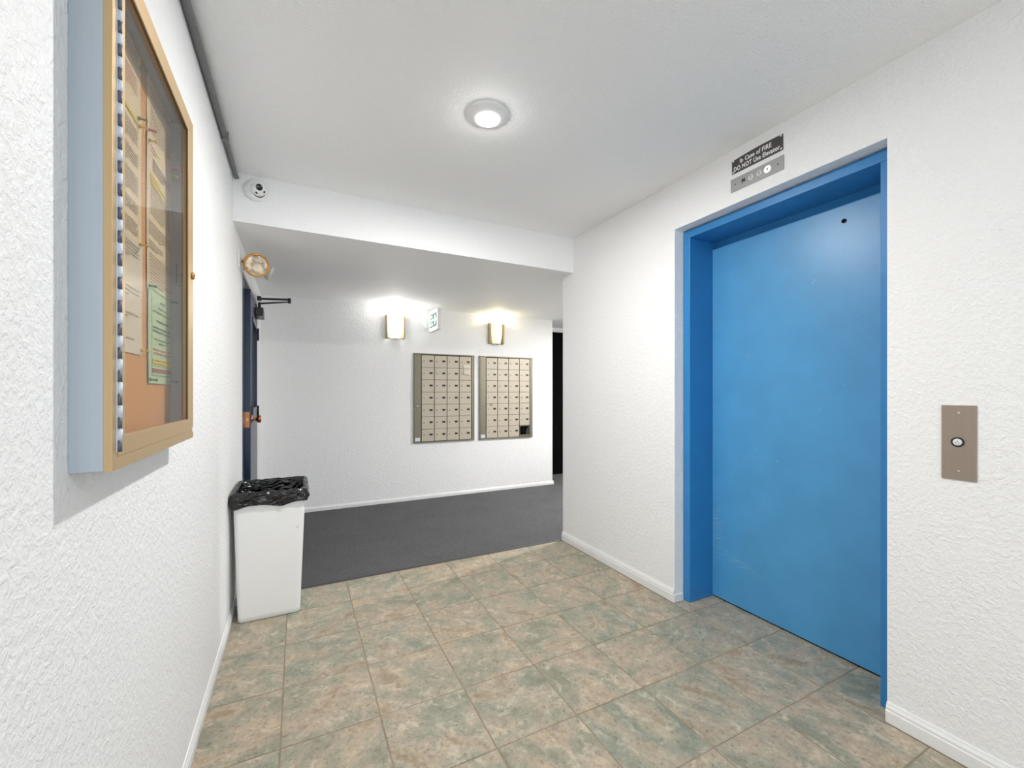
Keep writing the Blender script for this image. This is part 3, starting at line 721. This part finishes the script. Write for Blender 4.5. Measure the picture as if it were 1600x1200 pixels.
# ================================================================ mailboxes
NUM_M = M['black_metal']
def mailbox(x0, x1, label, missing=None):
    z0, z1 = 0.660, 1.704
    t = thing('mailbox_unit', ((x0 + x1) / 2, YB, z0), label, 'mailboxes', 'mailbox units on the back wall')
    yf = YB - 0.012
    DX0, DX1, DZ0, DZ1 = x0 + 0.094, x1 - 0.040, z0 + 0.016, z1 - 0.019
    m = MB(); m.box(x0, x1, YB - 0.020, YB + 0.001, z1 - 0.012, z1); m.box(x0, x1, YB - 0.020, YB + 0.001, z0, z0 + 0.012)
    m.box(x0, x0 + 0.008, YB - 0.020, YB + 0.001, z0, z1); m.box(x1 - 0.010, x1, YB - 0.020, YB + 0.001, z0, z1)
    m.build('outer_frame', M['mail_frame'], t, bevel=0.0015)
    MB().box(x0 + 0.008, x1 - 0.010, YB - 0.006, YB + 0.0005, z0 + 0.012, z1 - 0.012).build('back', M['dark'], t)  # black sheet paints the shade between doors and in the open box
    MB().box(x0 + 0.010, DX0 - 0.004, YB - 0.016, YB - 0.004, z0 + 0.014, z1 - 0.014).build('lock_panel', M['mail_frame'], t, bevel=0.001)
    MB().box(DX1 + 0.003, x1 - 0.011, YB - 0.019, YB - 0.004, z0 + 0.013, z1 - 0.013).build('side_stile', M['mail_frame'], t, bevel=0.001)
    # perforated hinge line, screws and lock of the panel
    m = MB()
    for i in range(40):
        z = z0 + 0.03 + i * (z1 - z0 - 0.06) / 39; m.box(x0 + 0.013, x0 + 0.0165, YB - 0.0168, YB - 0.0158, z - 0.007, z + 0.006)
    m.build('hinge_line', M['black_metal'], t)['kind'] = 'stuff'
    xc, zc = x0 + 0.050, z0 + 0.428
    for ox, oz in ((-0.026, 0.034), (0.026, 0.034), (0, 0), (-0.026, -0.034), (0.026, -0.034)):
        MB().lathe([(0.006 if ox else 0.009, 0), (0.005 if ox else 0.008, 0.002), (0, 0.003)], (xc + ox, YB - 0.016, zc + oz), (0, -1, 0), 12).build('screw', M['chrome'], t)
    MB().box(x0 + 0.022, x0 + 0.078, YB - 0.0168, YB - 0.0158, z0 + 0.022, z0 + 0.062).build('makers_plate', M['hinge_light'], t)
    # doors
    nx_, nz_ = 4, 7; w = (DX1 - DX0) / nx_; h = (DZ1 - DZ0) / nz_
    for c in range(nx_):
        for r in range(nz_):
            xc, zc = DX0 + w * (c + 0.5), DZ1 - h * (r + 0.5)
            if missing == (c, r):
                d = MB()
                q0, q1, s0, s1 = xc - w / 2 + 0.004, xc + w / 2 - 0.004, zc - h / 2 + 0.004, zc + h / 2 - 0.003
                e = 0.006
                d.box(q0, q0 + e, YB - 0.017, YB - 0.006, s0, s1); d.box(q1 - e, q1, YB - 0.017, YB - 0.006, s0, s1); d.box(q0, q1, YB - 0.017, YB - 0.006, s1 - e, s1); d.box(q0, q1, YB - 0.019, YB - 0.006, s0, s0 + 0.016)
                d.build('empty_compartment', M['mail_frame'], t)
                MB().prism([(q1 - 0.05, s0 + 0.016), (q1 - 0.012, s0 + 0.016), (q1 - 0.012, s1 - 0.012), (q1 - 0.045, s0 + 0.075)], 1, YB - 0.010, YB - 0.0065).build('bent_flap', plain('dim_metal', (0.03, 0.03, 0.03, 1), 0.5), t)
                continue
            o = share('mailbox_door', DOOR_ME, None, t, Vector((xc, YB - 0.006, zc)) - ORG[t.name])
            share('lock', LOCK_ME, None, o, (-w * 0.29, -0.0115, 0.002))
            s = share('name_slot', SLOT_ME, None, o, (w * 0.24, -0.0115, 0.006))
    return t, DX0, DX1, DZ0, DZ1, w, h
W_, H_ = (0.755 - 0.134) / 4, (1.044 - 0.035) / 7
def bev_plate(wx, hz, y0, y1, b):
    mb = MB(); hx2, hz2 = wx / 2, hz / 2; vs = []
    for y, q in ((y0, 0), (y1 + b, 0), (y1, b)):
        vs += [(-hx2 + q, y, -hz2 + q), (hx2 - q, y, -hz2 + q), (hx2 - q, y, hz2 - q), (-hx2 + q, y, hz2 - q)]
    fs = [(8, 9, 10, 11)]
    for j in (0, 4):
        for i in range(4): fs.append((j + i, j + (i + 1) % 4, j + 4 + (i + 1) % 4, j + 4 + i))
    return mb.add(vs, fs)
DOOR_ME = local_mesh(bev_plate(W_ - 0.0070, H_ - 0.0032, 0.0, -0.0115, 0.0015), 'mailbox_door', M['mail_door'])
LOCK_ME = local_mesh(MB().lathe([(0.0078, 0), (0.0078, 0.002), (0.006, 0.004), (0.0025, 0.0042), (0, 0.002)], (0, 0, 0), (0, -1, 0), 14), 'lock', M['brass'] if False else plain('dull_lock', col((140, 126, 104)), 0.35, 0.7))
pts = []
for i in range(20):
    a = 2 * PI * i / 20; pts.append((0.020 * math.copysign(abs(math.cos(a)) ** 0.6, math.cos(a)), 0.0115 * math.copysign(abs(math.sin(a)) ** 0.7, math.sin(a))))
SLOT_ME = local_mesh(MB().prism(pts, 1, 0.0, -0.0022), 'name_slot', M['black_metal'])
mu1 = mailbox(1.187, 1.942, 'grey mailbox unit with a paper note taped on it, nearer the side door')
mu2 = mailbox(2.007, 2.765, 'beige mailbox unit missing one door, nearer the dark recess', missing=(3, 6))
# paper note taped over two doors of the first unit
m = MB(); vs = []; fs = []; n = 6
for i in range(n + 1):
    for j in range(n + 1):
        u, v = i / n, j / n
        vs.append((1.792 + 0.088 * u + 0.012 * (1 - v) * (1 - u), YB - 0.0225 - 0.004 * (1 - v) ** 2, 1.462 + 0.120 * v - 0.010 * u * (1 - v)))
for i in range(n):
    for j in range(n):
        a = i * (n + 1) + j; fs.append((a, a + n + 1, a + n + 2, a + 1))
m.add(vs, fs, True)
nt = m.build('paper_note', plain('pale_note_paper', col((214, 206, 192)), 0.7))
sl = nt.modifiers.new('thickness', 'SOLIDIFY'); sl.thickness = 0.0004
tag(nt, 'small curled paper note taped to the upper corner of the mailbox unit', 'note')
m = MB()
for zz, a, b in ((1.545, 0.02, 0.075), (1.535, 0.015, 0.08), (1.52, 0.015, 0.07), (1.485, 0.04, 0.08)): m.box(1.792 + a, 1.792 + b, YB - 0.0268, YB - 0.0266, zz - 0.0014, zz + 0.0014)
m.build('printed_lines', M['ink'], nt)['kind'] = 'stuff'
# worn sticker on the second unit
pts = []
for i in range(20):
    a = 2 * PI * i / 20; rr = 1 + 0.12 * noise.noise((math.cos(a) * 2, math.sin(a) * 2, 0.3)); pts.append((2.165 + 0.024 * rr * math.cos(a), 1.096 + 0.019 * rr * math.sin(a)))
stk = MB().prism(pts, 1, YB - 0.0180, YB - 0.0174).build('sticker', plain('worn_sticker', col((140, 132, 116)), 0.7))
tag(stk, 'grey worn oval sticker on a mailbox door of the beige unit', 'sticker')

# ================================================================ sconces
def sconce(xc, label, c, strength, watts):
    z0, z1, w = 1.858, 2.126, 0.208
    t = thing('wall_sconce', (xc, YB, z0), label, 'lamp', 'sconces above the mailboxes')
    MB().box(xc - w / 2, xc + w / 2, YB - 0.012, YB, z0, z1).build('back_plate', plain('cream_metal', col((150, 134, 104)), 0.4, 0.1), t, bevel=0.004)
    for s in (-1, 1):
        MB().box(xc + s * (w / 2 - 0.010) - 0.010, xc + s * (w / 2 - 0.010) + 0.010, YB - 0.040, YB - 0.010, z0 + 0.004, z1 - 0.004).build('side_rail', plain('cream_rail', col((150, 134, 102)), 0.4, 0.1), t, bevel=0.004)
    # bowed frosted glass open at the top
    hw = 0.068; n = 20; prof = [(0.0, 0.02), (0.035, 0.012), (0.075, 0.004), (0.13, 0.0), (0.22, 0.0), (0.262, 0.002)]
    vs, fs = [], []
    for zz, q in prof:
        for i in range(n + 1):
            a = PI * i / n
            vs.append((xc - (hw - q) * math.cos(a), YB - 0.012 - (0.088 - q * 1.8) * math.sin(a) ** 0.85, z0 + 0.002 + zz))
    for j in range(len(prof) - 1):
        for i in range(n): fs.append((j * (n + 1) + i, j * (n + 1) + i + 1, (j + 1) * (n + 1) + i + 1, (j + 1) * (n + 1) + i))
    sh = MB().add(vs, fs, True).build('glass_shade', emit('frosted_glass_glow', c, strength), t)
    vs = [(xc - (hw - 0.019) * math.cos(PI * i / n), YB - 0.012 - 0.054 * math.sin(PI * i / n) ** 0.85, z0 + 0.003) for i in range(n + 1)]
    m = MB().add(vs + [(v[0], v[1], v[2] + 0.004) for v in vs], [tuple(range(n + 1)), tuple(range(n + 1, 2 * n + 2))] + [(i, i + 1, n + 2 + i, n + 1 + i) for i in range(n)])
    m.build('bottom_cup', plain('cream_cup', col((150, 142, 110)), 0.4), t)
    MB().lathe([(0.012, 0), (0.013, 0.006), (0.008, 0.012), (0.005, 0.018), (0, 0.019)], (xc, YB - 0.042, z0 + 0.003), (0, 0, -1), 18).build('finial', plain('tan_finial', col((176, 160, 124)), 0.35, 0.4), t)
    bl = MB().lathe([(0.0, 0.0), (0.012, 0.004), (0.02, 0.02), (0.024, 0.04), (0.016, 0.06), (0.0, 0.068)], (xc, YB - 0.048, z0 + 0.13), (0, 0, 1), 16, cap=False).build('bulb', emit('bulb_glow', c, 3.0), t)
    l = bpy.data.lights.new('sconce_light', 'POINT'); l.energy = watts; l.shadow_soft_size = 0.02; l.color = c[:3]
    o = bpy.data.objects.new('sconce_light', l); COL.objects.link(o); o.parent = t; o.location = (0, -0.058, 0.285)
sconce(0.983, 'white glowing wall sconce left of the exit sign', (1, 0.985, 0.94, 1), 17.0, SCONCE_W * 0.75)
sconce(2.239, 'yellow glowing wall sconce right of the exit sign', (1, 0.90, 0.56, 1), 1.1, SCONCE_W * 0.9)

# ================================================================ exit sign
es = thing('exit_sign', (1.39, YB, 1.948), 'white running-man exit sign sticking out above the mailboxes', 'exit sign')
MB().box(1.330, 1.385, YB - 0.022, YB, 2.0, 2.155).build('mount', M['white_plastic'], es, bevel=0.003)
SX0, SX1, SY0, SY1, SZ0, SZ1 = 1.370, 1.413, 4.53, 4.872, 1.948, 2.182
MB().box(SX0, SX1, SY0, SY1, SZ0, SZ1).build('housing', M['white_plastic'], es, bevel=0.004)
def face(u, v): return (SX0 - 0.0012, SY1 - (SY1 - SY0) * u, SZ0 + (SZ1 - SZ0) * v)   # u runs away from the wall
def fpoly(mb, pts, off=0.0, th=0.0012):
    n = len(pts); a = [Vector(face(*p)) for p in pts]
    mb.add([p + Vector((-off, 0, 0)) for p in a] + [p + Vector((-off + th, 0, 0)) for p in a], [tuple(range(n)), tuple(range(n, 2 * n))[::-1]] + [(i, (i + 1) % n, n + (i + 1) % n, n + i) for i in range(n)])
m = MB(); fpoly(m, [(0.10, 0.19), (0.90, 0.19), (0.90, 0.83), (0.10, 0.83)], 0.0)
pn = m.build('green_panel', emit('lit_green', col((14, 92, 82)), 0.12), es)
WP = emit('lit_white', (0.9, 0.95, 0.93, 1), 0.25)
m = MB(); fpoly(m, [(0.15, 0.25), (0.21, 0.25), (0.21, 0.70), (0.42, 0.70), (0.42, 0.76), (0.15, 0.76)], 0.0012); m.build('doorway_mark', WP, es)
m = MB()                                        # running figure
fpoly(m, [(0.40 + 0.035 * math.cos(2 * PI * i / 12), 0.655 + 0.05 * math.sin(2 * PI * i / 12)) for i in range(12)], 0.0012)
for q in ([(0.33, 0.42), (0.40, 0.42), (0.43, 0.60), (0.35, 0.60)], [(0.36, 0.59), (0.36, 0.54), (0.27, 0.50), (0.26, 0.54)], [(0.42, 0.60), (0.42, 0.54), (0.50, 0.48), (0.52, 0.52)],
          [(0.33, 0.43), (0.38, 0.43), (0.34, 0.24), (0.28, 0.24)], [(0.36, 0.43), (0.40, 0.42), (0.50, 0.33), (0.47, 0.29)], [(0.47, 0.33), (0.51, 0.33), (0.50, 0.23), (0.46, 0.23)]):
    fpoly(m, q, 0.0012)
m.build('running_figure', WP, es)
m = MB(); fpoly(m, [(0.56, 0.46), (0.68, 0.46), (0.66, 0.28), (0.72, 0.28), (0.86, 0.51), (0.72, 0.74), (0.66, 0.74), (0.68, 0.56), (0.56, 0.56)], 0.0012); m.build('arrow', WP, es)
MB().lathe([(0.0045, 0), (0.004, 0.002), (0, 0.003)], (1.392, SY0, 2.115), (0, -1, 0), 14).build('indicator_lamp', emit('red_led', (1, 0.12, 0.06, 1), 2.0), es)

# ================================================================ trash bin with liner
bx0, bx1, by0, by1 = -0.291, 0.011, 2.700, 2.985       # footprint
tx0, tx1, ty0, ty1 = -0.312, 0.038, 2.672, 3.045       # rim
BZ = 0.700
tb = thing('trash_bin', ((bx0 + bx1) / 2, (by0 + by1) / 2, 0), 'tall white plastic trash bin standing against the left wall', 'trash bin')
def rrect(x0, x1, y0, y1, r, n=6):
    pts = []
    for cx, cy, a0 in ((x1 - r, y1 - r, 0), (x0 + r, y1 - r, 90), (x0 + r, y0 + r, 180), (x1 - r, y0 + r, 270)):
        for i in range(n + 1):
            a = R(a0 + 90 * i / n); pts.append((cx + r * math.cos(a), cy + r * math.sin(a)))
    return pts
def ring(t, r, grow=0.0):
    return rrect(bx0 + (tx0 - bx0) * t - grow, bx1 + (tx1 - bx1) * t + grow, by0 + (ty0 - by0) * t - grow, by1 + (ty1 - by1) * t + grow, r)
levels = [(0.0, 0.0, -0.006, 0.016), (0.006, 0.0, 0.0, 0.02), (0.03, 0.043, 0.0, 0.021), (0.35, 0.5, 0.0, 0.024), (0.65, 0.929, 0.0, 0.028), (BZ - 0.02, 0.97, 0.0, 0.028), (BZ - 0.018, 0.97, 0.005, 0.03), (BZ, 1.0, 0.005, 0.03), (BZ, 1.0, -0.002, 0.026), (0.35, 0.5, -0.004, 0.02), (0.02, 0.02, -0.005, 0.016)]
vs, fs = [], []; nn = 28
for z, tt, g, r in levels: vs += [(p[0], p[1], z) for p in ring(tt, r, g)]
for j in range(len(levels) - 1):
    for i in range(nn): fs.append((j * nn + i, j * nn + (i + 1) % nn, (j + 1) * nn + (i + 1) % nn, (j + 1) * nn + i))
fs += [tuple(range(nn))[::-1], tuple((len(levels) - 1) * nn + i for i in range(nn))]
def mk_bin():
    a = N('scuffed_white_plastic'); p = a.obj()
    g = a.noise(p, 22, 4, 0.6); s = a.noise(p, 6.5, 2)
    k = a.math('MULTIPLY', a.ramp(g, [(0.66, 0.0), (0.72, 0.45)]), a.ramp(s, [(0.55, 0.0), (0.62, 1.0)]))
    a.base(a.mix(k, col((232, 231, 229)), col((140, 138, 134))), 0.42); return a.m
MB().add(vs, fs, True).build('bin_body', mk_bin(), tb)
# black liner folded over the rim
def mk_bag():
    a = N('black_bag_plastic'); p = a.obj(); f0 = a.noise(a.mapv(p, (1, 1, 2.0), (0.5, 0.4, 0)), 11, 2, 0.5, 0.8); f = a.math('ABSOLUTE', a.math('SUBTRACT', f0, 0.5)); g = a.noise(p, 60, 2)
    a.base((0.002, 0.0023, 0.003, 1), 0.12, 0, 0.6); a.setn(a.bump(a.math('ADD', f, a.math('MULTIPLY', g, 0.05)), 0.8, 0.035)); return a.m
dense = []
for r0 in rrect(0, 1, 0, 1, 0.12, 8): dense.append(r0)
def loop(grow, r, n=144):
    base = rrect(tx0 - grow, tx1 + grow, ty0 - grow, ty1 + grow, r, 10)
    L = [0]
    for i in range(len(base)): L.append(L[-1] + (Vector(base[(i + 1) % len(base)]) - Vector(base[i])).length)
    out = []
    for k in range(n):
        d = L[-1] * k / n; i = max(j for j in range(len(base)) if L[j] <= d)
        u = (d - L[i]) / max(1e-9, L[i + 1] - L[i]); a, b = Vector(base[i]), Vector(base[(i + 1) % len(base)]); out.append(a.lerp(b, u))
    return out
ctr = Vector(((tx0 + tx1) / 2, (ty0 + ty1) / 2))
key = [(-0.066, 0.010, 0.013), (-0.052, 0.015, 0.013), (-0.036, 0.017, 0.011), (-0.020, 0.017, 0.008), (-0.004, 0.016, 0.005), (0.006, 0.012, 0.004), (0.010, 0.006, 0.003), (0.008, -0.002, 0.004), (-0.010, -0.010, 0.009), (-0.05, -0.018, 0.020), (-0.11, -0.026, 0.028), (-0.20, -0.038, 0.034), (-0.32, -0.06, 0.034), (-0.42, -0.10, 0.02)]
prof = []
for i in range(len(key) - 1):
    st_ = 3 if i > 7 else 2
    for q in range(st_): prof.append(tuple(a + (b - a) * q / st_ for a, b in zip(key[i], key[i + 1])))
prof.append(key[-1])
vs, fs = [], []; nn = 144
for j, (dz, g, amp) in enumerate(prof):
    lp = loop(max(g, -0.06), 0.032)
    for k, q in enumerate(lp):
        a = 2 * PI * k / nn
        rg_ = 1 - 2 * abs(noise.noise((q.x * 20 + dz * 14 + 3, q.y * 20 + dz * 9, dz * 16)))
        w = 0.9 * rg_ - 0.4 + 0.6 * noise.noise((q.x * 46, q.y * 46 + 5, dz * 30))
        diag = (1 - 2 * abs(math.sin(k * 0.24 + dz * 60))) * 0.25
        out = (q - ctr).normalized()
        tot = g + amp * (w + diag)
        tot = max(tot, 0.0085) if j <= 11 else (tot if j < 14 else min(tot, -0.012 - 0.11 * max(0.0, -dz)))
        q2 = q + out * (tot - g)
        if g < -0.06: q2 = ctr + (q2 - ctr) * 0.6
        zz = BZ + dz + (0.016 * noise.noise((q.x * 9, q.y * 9, 1.7)) + 0.006 * math.sin(k * 0.31) if j == 0 else 0.004 * w)
        vs.append((max(q2.x, XL + 0.004), q2.y, zz))
for j in range(len(prof) - 1):
    for i in range(nn): fs.append((j * nn + i, j * nn + (i + 1) % nn, (j + 1) * nn + (i + 1) % nn, (j + 1) * nn + i))
fs.append(tuple((len(prof) - 1) * nn + i for i in range(nn)))
bag = MB().add(vs, fs, True).build('trash_bag', mk_bag())
tag(bag, 'black glossy trash bag folded over the rim of the white bin', 'trash bag')
